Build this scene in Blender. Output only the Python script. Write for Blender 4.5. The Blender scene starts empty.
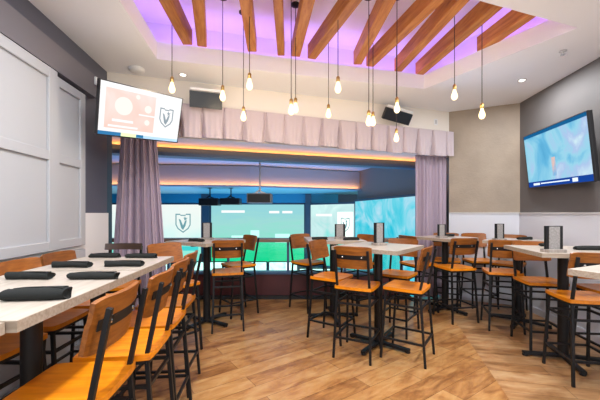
import bpy, bmesh, math, random
from mathutils import Vector, Matrix
random.seed(7)
PI = math.pi
R = math.radians
sc = bpy.context.scene
COL = sc.collection
EYE = 1.41
FP = 320.0
CZ = 3.087

# ------------------------------------------------------------------ materials
def _new(name):
    m = bpy.data.materials.new(name); m.use_nodes = True
    nt = m.node_tree
    return m, nt, nt.nodes['Principled BSDF']

def N(nt, t, **kw):
    n = nt.nodes.new(t)
    for k, v in kw.items(): setattr(n, k, v)
    return n

def ramp(nt, fac, stops):
    r = N(nt, 'ShaderNodeValToRGB')
    e = r.color_ramp.elements
    while len(e) < len(stops): e.new(0.5)
    for i, (p, c) in enumerate(stops):
        e[i].position = p; e[i].color = (*c, 1)
    nt.links.new(fac, r.inputs['Fac'])
    return r.outputs['Color']

def plain(name, c, rough=.5, metal=0., bump=0., bscale=60, var=0., vscale=3., spec=.5):
    m, nt, b = _new(name)
    b.inputs['Roughness'].default_value = rough
    b.inputs['Metallic'].default_value = metal
    b.inputs['Specular IOR Level'].default_value = spec
    tc = N(nt, 'ShaderNodeTexCoord')
    no = N(nt, 'ShaderNodeTexNoise'); no.inputs['Scale'].default_value = vscale; no.inputs['Detail'].default_value = 4
    nt.links.new(tc.outputs['Object'], no.inputs['Vector'])
    lo = tuple(x * (1 - var) for x in c); hi = tuple(min(1, x * (1 + var)) for x in c)
    nt.links.new(ramp(nt, no.outputs['Fac'], [(.3, lo), (.7, hi)]), b.inputs['Base Color'])
    if bump:
        n2 = N(nt, 'ShaderNodeTexNoise'); n2.inputs['Scale'].default_value = bscale
        nt.links.new(tc.outputs['Object'], n2.inputs['Vector'])
        bp = N(nt, 'ShaderNodeBump'); bp.inputs['Strength'].default_value = bump; bp.inputs['Distance'].default_value = .01
        nt.links.new(n2.outputs['Fac'], bp.inputs['Height']); nt.links.new(bp.outputs['Normal'], b.inputs['Normal'])
    return m

def wood(name, dark, mid, light, axis=0, rough=.35, scale=5., stretch=9., coat=0., rnd=.25):
    m, nt, b = _new(name)
    b.inputs['Roughness'].default_value = rough
    b.inputs['Coat Weight'].default_value = coat; b.inputs['Coat Roughness'].default_value = .15
    tc = N(nt, 'ShaderNodeTexCoord'); mp = N(nt, 'ShaderNodeMapping')
    s = [stretch] * 3; s[axis] = 1.0
    mp.inputs['Scale'].default_value = s
    oi = N(nt, 'ShaderNodeObjectInfo')
    ad = N(nt, 'ShaderNodeVectorMath', operation='ADD')
    ml = N(nt, 'ShaderNodeMath', operation='MULTIPLY'); ml.inputs[1].default_value = 37.
    nt.links.new(oi.outputs['Random'], ml.inputs[0])
    nt.links.new(tc.outputs['Object'], ad.inputs[0]); nt.links.new(ml.outputs[0], ad.inputs[1])
    nt.links.new(ad.outputs[0], mp.inputs['Vector'])
    no = N(nt, 'ShaderNodeTexNoise'); no.inputs['Scale'].default_value = scale; no.inputs['Detail'].default_value = 6
    no.inputs['Roughness'].default_value = .6; no.inputs['Distortion'].default_value = .4
    nt.links.new(mp.outputs[0], no.inputs['Vector'])
    c = ramp(nt, no.outputs['Fac'], [(.25, dark), (.5, mid), (.75, light)])
    hs = N(nt, 'ShaderNodeHueSaturation')
    mr = N(nt, 'ShaderNodeMapRange'); mr.inputs['To Min'].default_value = 1 - rnd; mr.inputs['To Max'].default_value = 1 + rnd
    nt.links.new(oi.outputs['Random'], mr.inputs['Value'])
    nt.links.new(mr.outputs[0], hs.inputs['Value']); nt.links.new(c, hs.inputs['Color'])
    nt.links.new(hs.outputs['Color'], b.inputs['Base Color'])
    bp = N(nt, 'ShaderNodeBump'); bp.inputs['Strength'].default_value = .08; bp.inputs['Distance'].default_value = .004
    nt.links.new(no.outputs['Fac'], bp.inputs['Height']); nt.links.new(bp.outputs['Normal'], b.inputs['Normal'])
    return m

def emit(name, c, s=1.):
    m = bpy.data.materials.new(name); m.use_nodes = True
    nt = m.node_tree; nt.nodes.clear()
    e = N(nt, 'ShaderNodeEmission'); e.inputs['Color'].default_value = (*c, 1); e.inputs['Strength'].default_value = s
    o = N(nt, 'ShaderNodeOutputMaterial'); nt.links.new(e.outputs[0], o.inputs[0])
    return m

def picture(name, stops, scale=2., s=1., dist=1.5, gmix=.6, axis=2, flat=(1, 1, 1)):
    """moving picture on a screen: noise swirls over a slow change from top to bottom"""
    m = bpy.data.materials.new(name); m.use_nodes = True
    nt = m.node_tree; nt.nodes.clear()
    tc = N(nt, 'ShaderNodeTexCoord')
    mp = N(nt, 'ShaderNodeMapping'); mp.inputs['Scale'].default_value = flat
    nt.links.new(tc.outputs['Object'], mp.inputs[0])
    no = N(nt, 'ShaderNodeTexNoise'); no.inputs['Scale'].default_value = scale; no.inputs['Detail'].default_value = 5
    no.inputs['Distortion'].default_value = dist
    nt.links.new(mp.outputs[0], no.inputs['Vector'])
    sp = N(nt, 'ShaderNodeSeparateXYZ'); nt.links.new(tc.outputs['Generated'], sp.inputs[0])
    mx = N(nt, 'ShaderNodeMix', data_type='FLOAT'); mx.inputs[0].default_value = gmix
    nt.links.new(no.outputs['Fac'], mx.inputs[2]); nt.links.new(sp.outputs[axis], mx.inputs[3])
    c = ramp(nt, mx.outputs[0], stops)
    e = N(nt, 'ShaderNodeEmission'); e.inputs['Strength'].default_value = s
    nt.links.new(c, e.inputs['Color'])
    o = N(nt, 'ShaderNodeOutputMaterial'); nt.links.new(e.outputs[0], o.inputs[0])
    return m

def floor_material():
    m, nt, b = _new('vinyl_plank_floor')
    ge = N(nt, 'ShaderNodeNewGeometry')
    def planks(ang, off, stops):
        mp = N(nt, 'ShaderNodeMapping'); mp.inputs['Rotation'].default_value = (0, 0, -R(ang)); mp.inputs['Location'].default_value = off
        nt.links.new(ge.outputs['Position'], mp.inputs[0])
        br = N(nt, 'ShaderNodeTexBrick'); br.offset = .37
        br.inputs['Scale'].default_value = 1.; br.inputs['Brick Width'].default_value = 1.2; br.inputs['Row Height'].default_value = .18
        br.inputs['Mortar Size'].default_value = .0022; br.inputs['Bias'].default_value = 0
        br.inputs['Color1'].default_value = (0, 0, 0, 1); br.inputs['Color2'].default_value = (1, 1, 1, 1); br.inputs['Mortar'].default_value = (.25, .25, .25, 1)
        nt.links.new(mp.outputs[0], br.inputs['Vector'])
        m2 = N(nt, 'ShaderNodeMapping'); m2.inputs['Scale'].default_value = (1.1, 3.6, 1)
        nt.links.new(mp.outputs[0], m2.inputs[0])
        no = N(nt, 'ShaderNodeTexNoise'); no.inputs['Scale'].default_value = 3.4; no.inputs['Detail'].default_value = 9; no.inputs['Roughness'].default_value = .62
        no.inputs['Distortion'].default_value = .5
        nt.links.new(m2.outputs[0], no.inputs['Vector'])
        rb = N(nt, 'ShaderNodeRGBToBW'); nt.links.new(br.outputs['Color'], rb.inputs[0])
        mx = N(nt, 'ShaderNodeMix', data_type='FLOAT'); mx.inputs[0].default_value = .2
        nt.links.new(no.outputs['Fac'], mx.inputs[2]); nt.links.new(rb.outputs[0], mx.inputs[3])
        c = ramp(nt, mx.outputs[0], stops)
        dk = N(nt, 'ShaderNodeMix', data_type='RGBA'); dk.blend_type = 'MULTIPLY'
        nt.links.new(br.outputs['Fac'], dk.inputs[0]); nt.links.new(c, dk.inputs[6]); dk.inputs[7].default_value = (.4, .33, .28, 1)
        return dk.outputs[2], no.outputs['Fac']
    ca, fa = planks(35, (0, 0, 0), [(.25, (.13, .046, .014)), (.40, (.30, .13, .04)), (.52, (.45, .22, .072)), (.64, (.53, .30, .115)), (.8, (.57, .38, .19))])
    cb, fb = planks(-12, (.4, .07, 0), [(.25, (.13, .05, .017)), (.40, (.28, .135, .05)), (.52, (.42, .225, .095)), (.64, (.50, .31, .15)), (.8, (.56, .40, .235))])
    sp = N(nt, 'ShaderNodeSeparateXYZ'); nt.links.new(ge.outputs['Position'], sp.inputs[0])
    m1 = N(nt, 'ShaderNodeMath', operation='MULTIPLY_ADD'); m1.inputs[1].default_value = -.2515; m1.inputs[2].default_value = -.974
    nt.links.new(sp.outputs['Y'], m1.inputs[0])
    m2 = N(nt, 'ShaderNodeMath', operation='ADD'); nt.links.new(sp.outputs['X'], m2.inputs[0]); nt.links.new(m1.outputs[0], m2.inputs[1])
    gt = N(nt, 'ShaderNodeMath', operation='GREATER_THAN'); gt.inputs[1].default_value = 0; nt.links.new(m2.outputs[0], gt.inputs[0])
    mx = N(nt, 'ShaderNodeMix', data_type='RGBA')
    nt.links.new(gt.outputs[0], mx.inputs[0]); nt.links.new(ca, mx.inputs[6]); nt.links.new(cb, mx.inputs[7])
    nt.links.new(mx.outputs[2], b.inputs['Base Color'])
    b.inputs['Roughness'].default_value = .3
    bp = N(nt, 'ShaderNodeBump'); bp.inputs['Strength'].default_value = .1; bp.inputs['Distance'].default_value = .004
    nt.links.new(fa, bp.inputs['Height']); nt.links.new(bp.outputs['Normal'], b.inputs['Normal'])
    return m

def glass_material():
    m = bpy.data.materials.new('tinted_guard_glass'); m.use_nodes = True
    nt = m.node_tree; nt.nodes.clear()
    t = N(nt, 'ShaderNodeBsdfTransparent'); t.inputs['Color'].default_value = (.74, .99, .91, 1)
    g = N(nt, 'ShaderNodeBsdfGlossy'); g.inputs['Roughness'].default_value = .05
    f = N(nt, 'ShaderNodeFresnel'); f.inputs['IOR'].default_value = 1.4
    mx = N(nt, 'ShaderNodeMixShader'); o = N(nt, 'ShaderNodeOutputMaterial')
    nt.links.new(f.outputs[0], mx.inputs[0]); nt.links.new(t.outputs[0], mx.inputs[1]); nt.links.new(g.outputs[0], mx.inputs[2])
    nt.links.new(mx.outputs[0], o.inputs[0])
    return m

def bulb_glass():
    m = bpy.data.materials.new('glowing_amber_bulb'); m.use_nodes = True
    nt = m.node_tree; nt.nodes.clear()
    e = N(nt, 'ShaderNodeEmission'); e.inputs['Color'].default_value = (1., .78, .44, 1); e.inputs['Strength'].default_value = 2.2
    o = N(nt, 'ShaderNodeOutputMaterial'); nt.links.new(e.outputs[0], o.inputs[0])
    return m

M = {}
M['floor'] = floor_material()
M['ceil'] = plain('ceiling_paint', (.90, .915, .95), .8, bump=.05, bscale=90)
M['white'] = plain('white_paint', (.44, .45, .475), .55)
M['white_wall'] = plain('white_wainscot_paint', (.62, .64, .70), .5)
M['grey'] = plain('warm_grey_wall_paint', (.125, .117, .116), .6, var=.04)
M['shadedgrey'] = plain('grey_paint_blue_shade', (.095, .10, .135), .45)  # left wall: shade and blue screen light put into the base colour
M['glosswhite'] = plain('white_plastic', (.82, .82, .82), .4)
M['taupe'] = plain('taupe_wallcovering', (.325, .262, .20), .55, bump=.25, bscale=35, var=.10, vscale=4)
M['greyleft'] = plain('slate_grey_paint', (.155, .145, .165), .5)
M['header'] = plain('header_paint', (.86, .80, .72), .7)
M['black'] = plain('black_powder_coat', (.011, .011, .012), .42, metal=.0, spec=.28)
M['blackplastic'] = plain('black_plastic', (.012, .012, .014), .3)
M['chrome'] = plain('bolt_steel', (.7, .7, .7), .25, metal=1.)
M['brass'] = plain('aged_brass', (.55, .36, .12), .35, metal=1.)
M['cord'] = plain('cord_cloth', (.035, .025, .022), .7)
M['seat'] = wood('honey_seat_wood', (.48, .13, .003), (.68, .21, .004), (.80, .29, .008), 1, .34, 4, 8, coat=.08, rnd=.28)
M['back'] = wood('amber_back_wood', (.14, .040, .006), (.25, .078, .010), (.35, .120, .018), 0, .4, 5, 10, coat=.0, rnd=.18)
M['darkback'] = wood('espresso_back_wood', (.03, .015, .01), (.05, .025, .015), (.07, .035, .02), 0, .4, 5, 10, rnd=.1)
M['beam'] = wood('beam_timber', (.30, .085, .012), (.50, .18, .03), (.64, .29, .065), 1, .55, 3.2, 9, rnd=.15)
M['top'] = wood('pale_oak_laminate', (.40, .345, .29), (.50, .44, .375), (.58, .52, .455), 1, .3, 5, 9, rnd=.05)
M['edge'] = wood('oak_edge_band', (.26, .20, .15), (.38, .31, .24), (.48, .41, .33), 0, .45, 6, 12, rnd=.05)
M['greywood'] = wood('grey_weathered_wood', (.20, .17, .15), (.32, .28, .25), (.43, .39, .35), 2, .6, 7, 7, rnd=.1)
M['menu'] = plain('menu_print', (.30, .285, .275), .5, var=.22, vscale=60)
M['napkin'] = plain('black_napkin_cloth', (.008, .010, .0095), .9, bump=.3, bscale=300)
M['maroon'] = plain('maroon_laminate', (.085, .02, .022), .45, var=.2)
M['darkbrown'] = plain('dark_rail_wood', (.19, .125, .09), .4, var=.2)
M['bluecap'] = plain('dark_slate_cap', (.05, .11, .22), .35)
M['darkbase'] = plain('rubber_base', (.02, .02, .02), .6)
M['curtain'] = plain('mauve_curtain_cloth', (.42, .34, .42), .85, bump=.15, bscale=250)
M['valance'] = plain('blush_valance_cloth', (.54, .46, .49), .85, bump=.15, bscale=250)
M['venue'] = plain('venue_ceiling_paint', (.40, .47, .60), .6)
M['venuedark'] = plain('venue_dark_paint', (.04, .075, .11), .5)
M['venuewall'] = plain('venue_side_paint', (.20, .18, .17), .6)
M['soffit'] = plain('soffit_paint', (.80, .74, .66), .6)
M['glass'] = glass_material()
M['bulb'] = bulb_glass()
M['led_violet'] = emit('violet_led', (.50, .22, 1.), 8.5)
M['led_amber'] = emit('amber_led', (1., .36, .08), .8)
M['lamp'] = emit('downlight_lens', (1., .93, .82), 6)
M['plate'] = plain('silver_plate', (.55, .55, .56), .4)
M['bluefascia'] = plain('blue_fascia_paint', (.05, .10, .20), .5)
M['tealspill'] = plain('ceiling_paint_teal_spill', (.16, .46, .50), .5)  # stage ceiling: teal light of the screens put into its base colour
M['tealheader'] = plain('teal_header_paint', (.015, .27, .44), .5)
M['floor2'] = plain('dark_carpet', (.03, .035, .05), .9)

# ------------------------------------------------------------------ mesh helpers
class MB:
    def __init__(s): s.bm = bmesh.new()
    def box(s, lo, hi, mx=None, bev=0., seg=2):
        lo, hi = Vector(lo), Vector(hi)
        r = bmesh.ops.create_cube(s.bm, size=1)
        c = (lo + hi) / 2; d = hi - lo
        vs = r['verts']
        for v in vs: v.co = Vector((v.co.x * d.x, v.co.y * d.y, v.co.z * d.z)) + c
        if bev:
            es = list({e for v in vs for e in v.link_edges})
            g = bmesh.ops.bevel(s.bm, geom=es, offset=bev, segments=seg, affect='EDGES', profile=.6)
            vs = list({v for v in g['verts']} | {v for v in vs if v.is_valid})
        if mx is not None:
            for v in vs: v.co = mx @ v.co
        return s
    def bar(s, a, b, w, h=None, up=(0, 0, 1), bev=0.):
        a, b = Vector(a), Vector(b); h = h or w
        z = (b - a).normalized(); up = Vector(up)
        if abs(z.dot(up)) > .97: up = Vector((0, 1, 0))
        x = up.cross(z).normalized(); y = z.cross(x)
        mx = Matrix((x, y, z)).transposed().to_4x4(); mx.translation = a
        return s.box((-w / 2, -h / 2, 0), (w / 2, h / 2, (b - a).length), mx, bev)
    def tube(s, pts, r, n=10, close=True):
        pts = [Vector(p) for p in pts]; rings = []
        rr = r if isinstance(r, (list, tuple)) else [r] * len(pts)
        for i, p in enumerate(pts):
            t = (pts[min(i + 1, len(pts) - 1)] - pts[max(i - 1, 0)]).normalized()
            u = Vector((0, 0, 1)) if abs(t.z) < .9 else Vector((0, 1, 0))
            x = u.cross(t).normalized(); y = t.cross(x)
            rings.append([s.bm.verts.new(p + (x * math.cos(2 * PI * k / n) + y * math.sin(2 * PI * k / n)) * rr[i]) for k in range(n)])
        for a, b in zip(rings, rings[1:]):
            for k in range(n): s.bm.faces.new((a[k], a[(k + 1) % n], b[(k + 1) % n], b[k]))
        if close:
            s.bm.faces.new(rings[0][::-1]); s.bm.faces.new(rings[-1])
        return s
    def lathe(s, prof, c=(0, 0, 0), n=20):
        c = Vector(c); rings = []
        for r, z in prof:
            rings.append([s.bm.verts.new(c + Vector((max(r, 1e-4) * math.cos(2 * PI * k / n), max(r, 1e-4) * math.sin(2 * PI * k / n), z))) for k in range(n)])
        for a, b in zip(rings, rings[1:]):
            for k in range(n): s.bm.faces.new((a[k], a[(k + 1) % n], b[(k + 1) % n], b[k]))
        s.bm.faces.new(rings[0][::-1]); s.bm.faces.new(rings[-1])
        return s
    def prism(s, poly, z0, z1, mx=None):
        a = [s.bm.verts.new((x, y, z0)) for x, y in poly]; b = [s.bm.verts.new((x, y, z1)) for x, y in poly]
        n = len(poly)
        s.bm.faces.new(a[::-1]); s.bm.faces.new(b)
        for k in range(n): s.bm.faces.new((a[k], a[(k + 1) % n], b[(k + 1) % n], b[k]))
        if mx is not None:
            for v in a + b: v.co = mx @ v.co
        return s
    def grid(s, fn, nu, nv):
        vs = [[s.bm.verts.new(fn(i / nu, j / nv)) for j in range(nv + 1)] for i in range(nu + 1)]
        for i in range(nu):
            for j in range(nv): s.bm.faces.new((vs[i][j], vs[i + 1][j], vs[i + 1][j + 1], vs[i][j + 1]))
        return s
    def slab(s, fn, nu, nv, th):
        """closed sheet: fn(u,v) -> (point, normal)"""
        A = [[None] * (nv + 1) for _ in range(nu + 1)]; B = [[None] * (nv + 1) for _ in range(nu + 1)]
        for i in range(nu + 1):
            for j in range(nv + 1):
                p, n = fn(i / nu, j / nv); p = Vector(p); n = Vector(n).normalized() * th / 2
                A[i][j] = s.bm.verts.new(p + n); B[i][j] = s.bm.verts.new(p - n)
        f = s.bm.faces.new
        for i in range(nu):
            for j in range(nv):
                f((A[i][j], A[i + 1][j], A[i + 1][j + 1], A[i][j + 1])); f((B[i][j], B[i][j + 1], B[i + 1][j + 1], B[i + 1][j]))
        for i in range(nu):
            f((A[i][0], B[i][0], B[i + 1][0], A[i + 1][0])); f((A[i][nv], A[i + 1][nv], B[i + 1][nv], B[i][nv]))
        for j in range(nv):
            f((A[0][j], A[0][j + 1], B[0][j + 1], B[0][j])); f((A[nu][j], B[nu][j], B[nu][j + 1], A[nu][j + 1]))
        return s
    def build(s, name, mat, parent=None, smooth=False, label=None):
        bmesh.ops.recalc_face_normals(s.bm, faces=s.bm.faces)
        me = bpy.data.meshes.new(name); s.bm.to_mesh(me); s.bm.free()
        me.materials.append(M[mat] if isinstance(mat, str) else mat)
        if smooth:
            for p in me.polygons: p.use_smooth = True
            try: me.set_sharp_from_angle(angle=R(40))
            except Exception: pass
        o = bpy.data.objects.new(name, me); COL.objects.link(o)
        if parent is not None: o.parent = parent
        if label: o['label'] = label
        return o

def tag(o, label, cat, group=None):
    o['label'] = label; o['category'] = cat
    if group: o['group'] = group
    return o
def thing(name, label, cat, loc=(0, 0, 0), rz=0., group=None, rot=None):
    o = bpy.data.objects.new(name, None); COL.objects.link(o); o.empty_display_size = .1
    o.location = loc; o.rotation_euler = rot if rot is not None else (0, 0, rz)
    return tag(o, label, cat, group)
def struct(o): o['kind'] = 'structure'; return o
def copy_tree(o, parent=None):
    c = o.copy(); COL.objects.link(c)
    if parent is not None: c.parent = parent
    for ch in list(o.children): copy_tree(ch, c)
    return c
def floorpt(px, py, z=0.):
    d = FP * (EYE - z) / (py - 213.)
    return Vector(((px - 300) * d / FP, d, z))

# ------------------------------------------------------------------ shell
HL = Vector((-2.295, 3.805, 0)); HR = Vector((2.474, 5.313, 0)); C2 = Vector((3.354, 4.878, 0)); RW = Vector((3.354 - .089 * 6.9, 4.878 - 6.9, 0))
def lw(d, off=0.): return Vector((-2.295 - .119 * (d - 3.805) + off, d, 0))
DN = -1.6
struct(MB().box((-4., -2.4, -.12), (4.2, 5.42, 0)).build('floor', 'floor'))

def wallseg(name, a, b, z0, z1, th, mat, side=1):
    a, b = Vector((a[0], a[1], 0)), Vector((b[0], b[1], 0))
    d = (b - a).normalized(); n = Vector((-d.y, d.x, 0)) * th * side
    P = [(a.x, a.y), (b.x, b.y), ((b + n).x, (b + n).y), ((a + n).x, (a + n).y)]
    return struct(MB().prism(P, z0, z1).build(name, mat))

# left wall
A, B = lw(DN), lw(3.805)
wallseg('wall_left', A, B, 0, CZ, .12, 'shadedgrey', 1)
ext = .0
A1, B1 = lw(DN, .02), lw(3.80, .02)
wallseg('trim_1', A1, lw(3.80, .02), 0, 1.41, .018, 'glosswhite', 1)
# bulkhead along the left wall
wallseg('trim_2', lw(DN, .085), lw(3.42, .085), 2.63, 2.86, .083, 'greyleft', 1)
# framed white panels
def panel(name, d0, d1, z0, z1, stiles, rails, off=.045):
    m = MB()
    a, b = lw(d0, off), lw(d1, off)
    dv = (b - a).normalized(); n = Vector((dv.y, -dv.x, 0))
    mx = Matrix((dv, n, Vector((0, 0, 1)))).transposed().to_4x4(); mx.translation = a
    L = (b - a).length
    m.box((0, -.024, z0), (L, 0, z1), mx)
    for s0, s1 in stiles: m.box((s0 if s0 >= 0 else L + s0, -.002, z0), (s1 if s1 > 0 else L + s1, .022, z1), mx, .004, 1)
    for r0, r1 in rails:
        m.box((.0, -.002, r0), (L, .020, r1), mx, .004, 1)
    return struct(m.build(name, 'white'))
panel('trim_3', -1.0, 2.76, 1.09, 2.628, [(0, .1), (1.8, 1.9), (-.11, 0)], [(1.09, 1.17), (1.85, 1.93), (2.54, 2.628)], .058)
panel('trim_4', 2.765, 3.22, 1.09, 2.60, [(0, .045), (-.085, 0)], [(1.09, 1.17), (1.85, 1.93), (2.52, 2.60)], .045)
# low base panels under them
panel('trim_5', -1.0, 3.22, 0, 1.05, [(0, .1), (1.3, 1.4), (2.5, 2.6), (-.1, 0)], [(0, .14), (.97, 1.05)], .045)

# right walls
wallseg('wall_back', HR, C2, 0, CZ, .12, 'taupe', 1)
wallseg('wall_right', C2, RW, 0, CZ, .12, 'grey', 1)
def inset(a, b, off):
    d = (b - a).normalized(); n = Vector((d.y, -d.x, 0)) * off
    return a + n, b + n
for i, (a, b) in enumerate(((HR, C2), (C2, RW))):
    p, q = inset(a, b, .018); wallseg('trim_%d' % (6 + i), p, q, 0, 1.40, .017, 'white_wall', 1)
    p, q = inset(a, b, .03); wallseg('trim_%d' % (8 + i), p, q, 1.40, 1.418, .03, 'plate', 1)
    p, q = inset(a, b, .03); wallseg('baseboard_%s' % ('back' if i == 0 else 'right'), p, q, 0, .09, .012, 'white_wall', 1)

# header over the opening, soffit and stepped venue ceiling
hd = (HR - HL).normalized(); hn = Vector((-hd.y, hd.x, 0))
def hp(s, off): return HL + hd * s + hn * off
HLEN = (HR - HL).length
m = MB(); P = [hp(-.2, 0), hp(HLEN, 0), hp(HLEN, .16), hp(-.2, .16)]
struct(m.prism([(v.x, v.y) for v in P], 2.36, CZ).build('wall_header', 'header'))
def strip(name, o0, o1, z0, z1, mat):
    P = [hp(-.9, o0), hp(HLEN + .12, o0), hp(HLEN + .12, o1), hp(-.9, o1)]
    return struct(MB().prism([(v.x, v.y) for v in P], z0, z1).build(name, mat))
strip('ceiling_soffit', .16, .70, 2.365, 2.42, 'soffit')
strip('trim_10', .70, .76, 2.22, 2.72, 'bluefascia')
strip('trim_11', .58, .70, 2.22, 2.25, 'bluefascia')
strip('trim_18', .565, .58, 2.22, 2.272, 'bluefascia')
led = MB().bar(hp(-.7, .675) + Vector((0, 0, 2.256)), hp(HLEN + .05, .675) + Vector((0, 0, 2.256)), .03, .01).build('led_strip', 'led_amber')
tag(led, 'amber light strip along the soffit edge just behind the blush valance', 'light strip')
# venue
VX0, VX1 = -9., 2.62
def vface(x):  # the purple step, slightly askew
    return 8.1 + (x + 1.26) * .408 * 1.0
yl, yr = 8.1 - (9 - 1.26) * .15, 8.1 + 4.2 * .36
P = [hp(-.9, .7), hp(HLEN + .3, .7), (3.2, 10.2, 0), (-9, 10.2, 0), (-9, 4.0, 0)]
struct(MB().prism([(v[0], v[1]) for v in P], 2.62, 2.72).build('ceiling_venue', 'venue'))
st0, st1 = Vector((-9., 5.8 + .0)).to_3d(), None
FA, FB = Vector((-9, 8.1 - 7.74 * .10, 0)), Vector((3.2, 8.1 + 4.46 * .40, 0))
FM = Vector((-1.26, 8.1, 0))
struct(MB().prism([(-9, FA.y), (-1.26, 8.1), (3.2, FB.y), (3.2, FB.y + .12), (-1.26, 8.22), (-9, FA.y + .12)], 2.11, 2.60).build('wall_step', 'venue'))
struct(MB().prism([(-9, FA.y), (-1.26, 8.1), (3.2, FB.y), (3.2, 11.4), (-9, 11.4)], 2.06, 2.10).build('ceiling_stage', 'tealspill'))
o = MB()
for a, b in ((FA, FM), (FM, Vector((1.70, 8.1 + 2.96 * .40, 0)))):
    o.bar((a.x, a.y - .07, 2.085), (b.x, b.y - .07, 2.085), .02, .02)
tag(o.build('led_strip', 'led_amber'), 'amber light strip along the lower edge of the violet ceiling step', 'light strip')
o = MB()
struct(MB().prism([(-9, FA.y - .12), (-1.26, 7.98), (3.2, FB.y - .12), (3.2, FB.y), (-1.26, 8.1), (-9, FA.y)], 2.06, 2.072).build('trim_12', 'venue'))
struct(MB().prism([(-9, FA.y - .12), (-1.26, 7.98), (3.2, FB.y - .12), (3.2, FB.y - .1), (-1.26, 8.0), (-9, FA.y - .1)], 2.072, 2.095).build('trim_13', 'venue'))
# venue shell
wallseg('wall_venue_right', (2.60, 5.36), (1.70, 9.45), -1.3, 2.9, .15, 'venuewall', -1)
struct(MB().box((-9.2, 11.2, -1.3), (3.4, 11.4, 2.9)).build('wall_venue_back', 'venuedark'))
struct(MB().box((-9.2, 3.9, -1.3), (-9., 11.4, 2.9)).build('wall_venue_left', 'venuedark'))
struct(MB().box((-9.2, 3.82, -1.3), (-2.32, 3.95, 2.9)).build('wall_venue_front', 'venuedark'))
struct(MB().box((-9.2, 5.42, -1.42), (3.4, 11.4, -1.3)).build('floor_venue', 'floor2'))
struct(MB().box((-9.2, 3.95, -1.42), (-4., 5.42, -1.3)).build('floor_venue_side', 'floor2'))
struct(MB().box((-4.0, 5.30, 0.02), (1.82, 5.42, .40)).build('wall_knee', 'maroon'))
struct(MB().box((-4.0, 5.22, 0.), (1.82, 5.30, .05)).build('baseboard_knee', 'darkbase'))
struct(MB().box((-4.0, 5.26, .40), (1.82, 5.45, .435)).build('trim_14', 'bluecap'))

# ceiling with tray
tray = [(-1.558, 3.486), (1.678, 4.33), (2.52, 2.90), (-1.30, 1.615)]
tin = [(1, -1), ]
def ceil_mesh():
    m = MB(); bm = m.bm
    out = [(-3.0, 5.6), (3.8, 5.6), (3.8, -2.4), (-3.0, -2.4)]
    out = [(-2.9, 4.2), (2.9, 5.9), (3.9, 4.9), (3.5, -2.2), (-2.3, -2.2)]
    zb, zt = CZ, 3.277
    ob = [bm.verts.new((x, y, zb)) for x, y in out]; ot = [bm.verts.new((x, y, zt)) for x, y in out]
    ib = [bm.verts.new((x, y, zb)) for x, y in tray]; it = [bm.verts.new((x, y, zt)) for x, y in tray]
    def ring(o, i):
        f = bm.faces.new
        f((o[0], o[1], i[1], i[0])); f((o[1], o[2], i[2], i[1])); f((o[2], o[3], i[3], i[2])); f((o[3], o[4], i[3])); f((o[4], o[0], i[0], i[3]))
    ring(ob, ib); ring(ot, it)
    for k in range(5): bm.faces.new((ob[k], ob[(k + 1) % 5], ot[(k + 1) % 5], ot[k]))
    for k in range(4): bm.faces.new((ib[k], ib[(k + 1) % 4], it[(k + 1) % 4], it[k]))
    return m
struct(ceil_mesh().build('ceiling', 'ceil'))
cx = sum(p[0] for p in tray) / 4; cy = sum(p[1] for p in tray) / 4
def off_poly(poly, d):
    n = len(poly); res = []
    L = []
    for k in range(n):
        a = Vector(poly[k]); b = Vector(poly[(k + 1) % n]); t = (b - a).normalized(); nn = Vector((-t.y, t.x))
        if nn.dot(Vector((cx, cy)) - a) > 0: nn = -nn
        L.append((a + nn * d, t))
    for k in range(n):
        (p, t), (q, s) = L[k - 1], L[k]
        cr = t.x * s.y - t.y * s.x
        u = ((q - p).x * s.y - (q - p).y * s.x) / cr
        res.append(tuple(p + t * u))
    return res
rec = off_poly(tray, .30)
RZ = 3.64
m = MB(); bm = m.bm
rb = [bm.verts.new((x, y, 3.278)) for x, y in rec]; rt = [bm.verts.new((x, y, RZ)) for x, y in rec]
ro = off_poly(tray, .40)
sb = [bm.verts.new((x, y, 3.278)) for x, y in ro]; stt = [bm.verts.new((x, y, RZ)) for x, y in ro]
for k in range(4):
    j = (k + 1) % 4
    bm.faces.new((rb[k], rb[j], rt[j], rt[k])); bm.faces.new((sb[k], stt[k], stt[j], sb[j])); bm.faces.new((rb[k], sb[k], sb[j], rb[j])); bm.faces.new((rt[k], rt[j], stt[j], stt[k]))
struct(m.build('wall_recess', 'ceil'))
struct(MB().prism([tuple(p) for p in ro], RZ, RZ + .08).build('ceiling_recess', 'ceil'))
lp = off_poly(tray, .085)
names = ['back', 'right', 'front', 'left']
for k in range(4):
    a, b = Vector(lp[k]), Vector(lp[(k + 1) % 4])
    t = (b - a).normalized(); a2, b2 = a + t * .12, b - t * .12
    s = MB().bar((a2.x, a2.y, 3.292), (b2.x, b2.y, 3.292), .03, .02).build('led_strip', 'led_violet')
    tag(s, 'violet light strip on the %s ledge of the ceiling recess' % names[k], 'light strip', )

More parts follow.
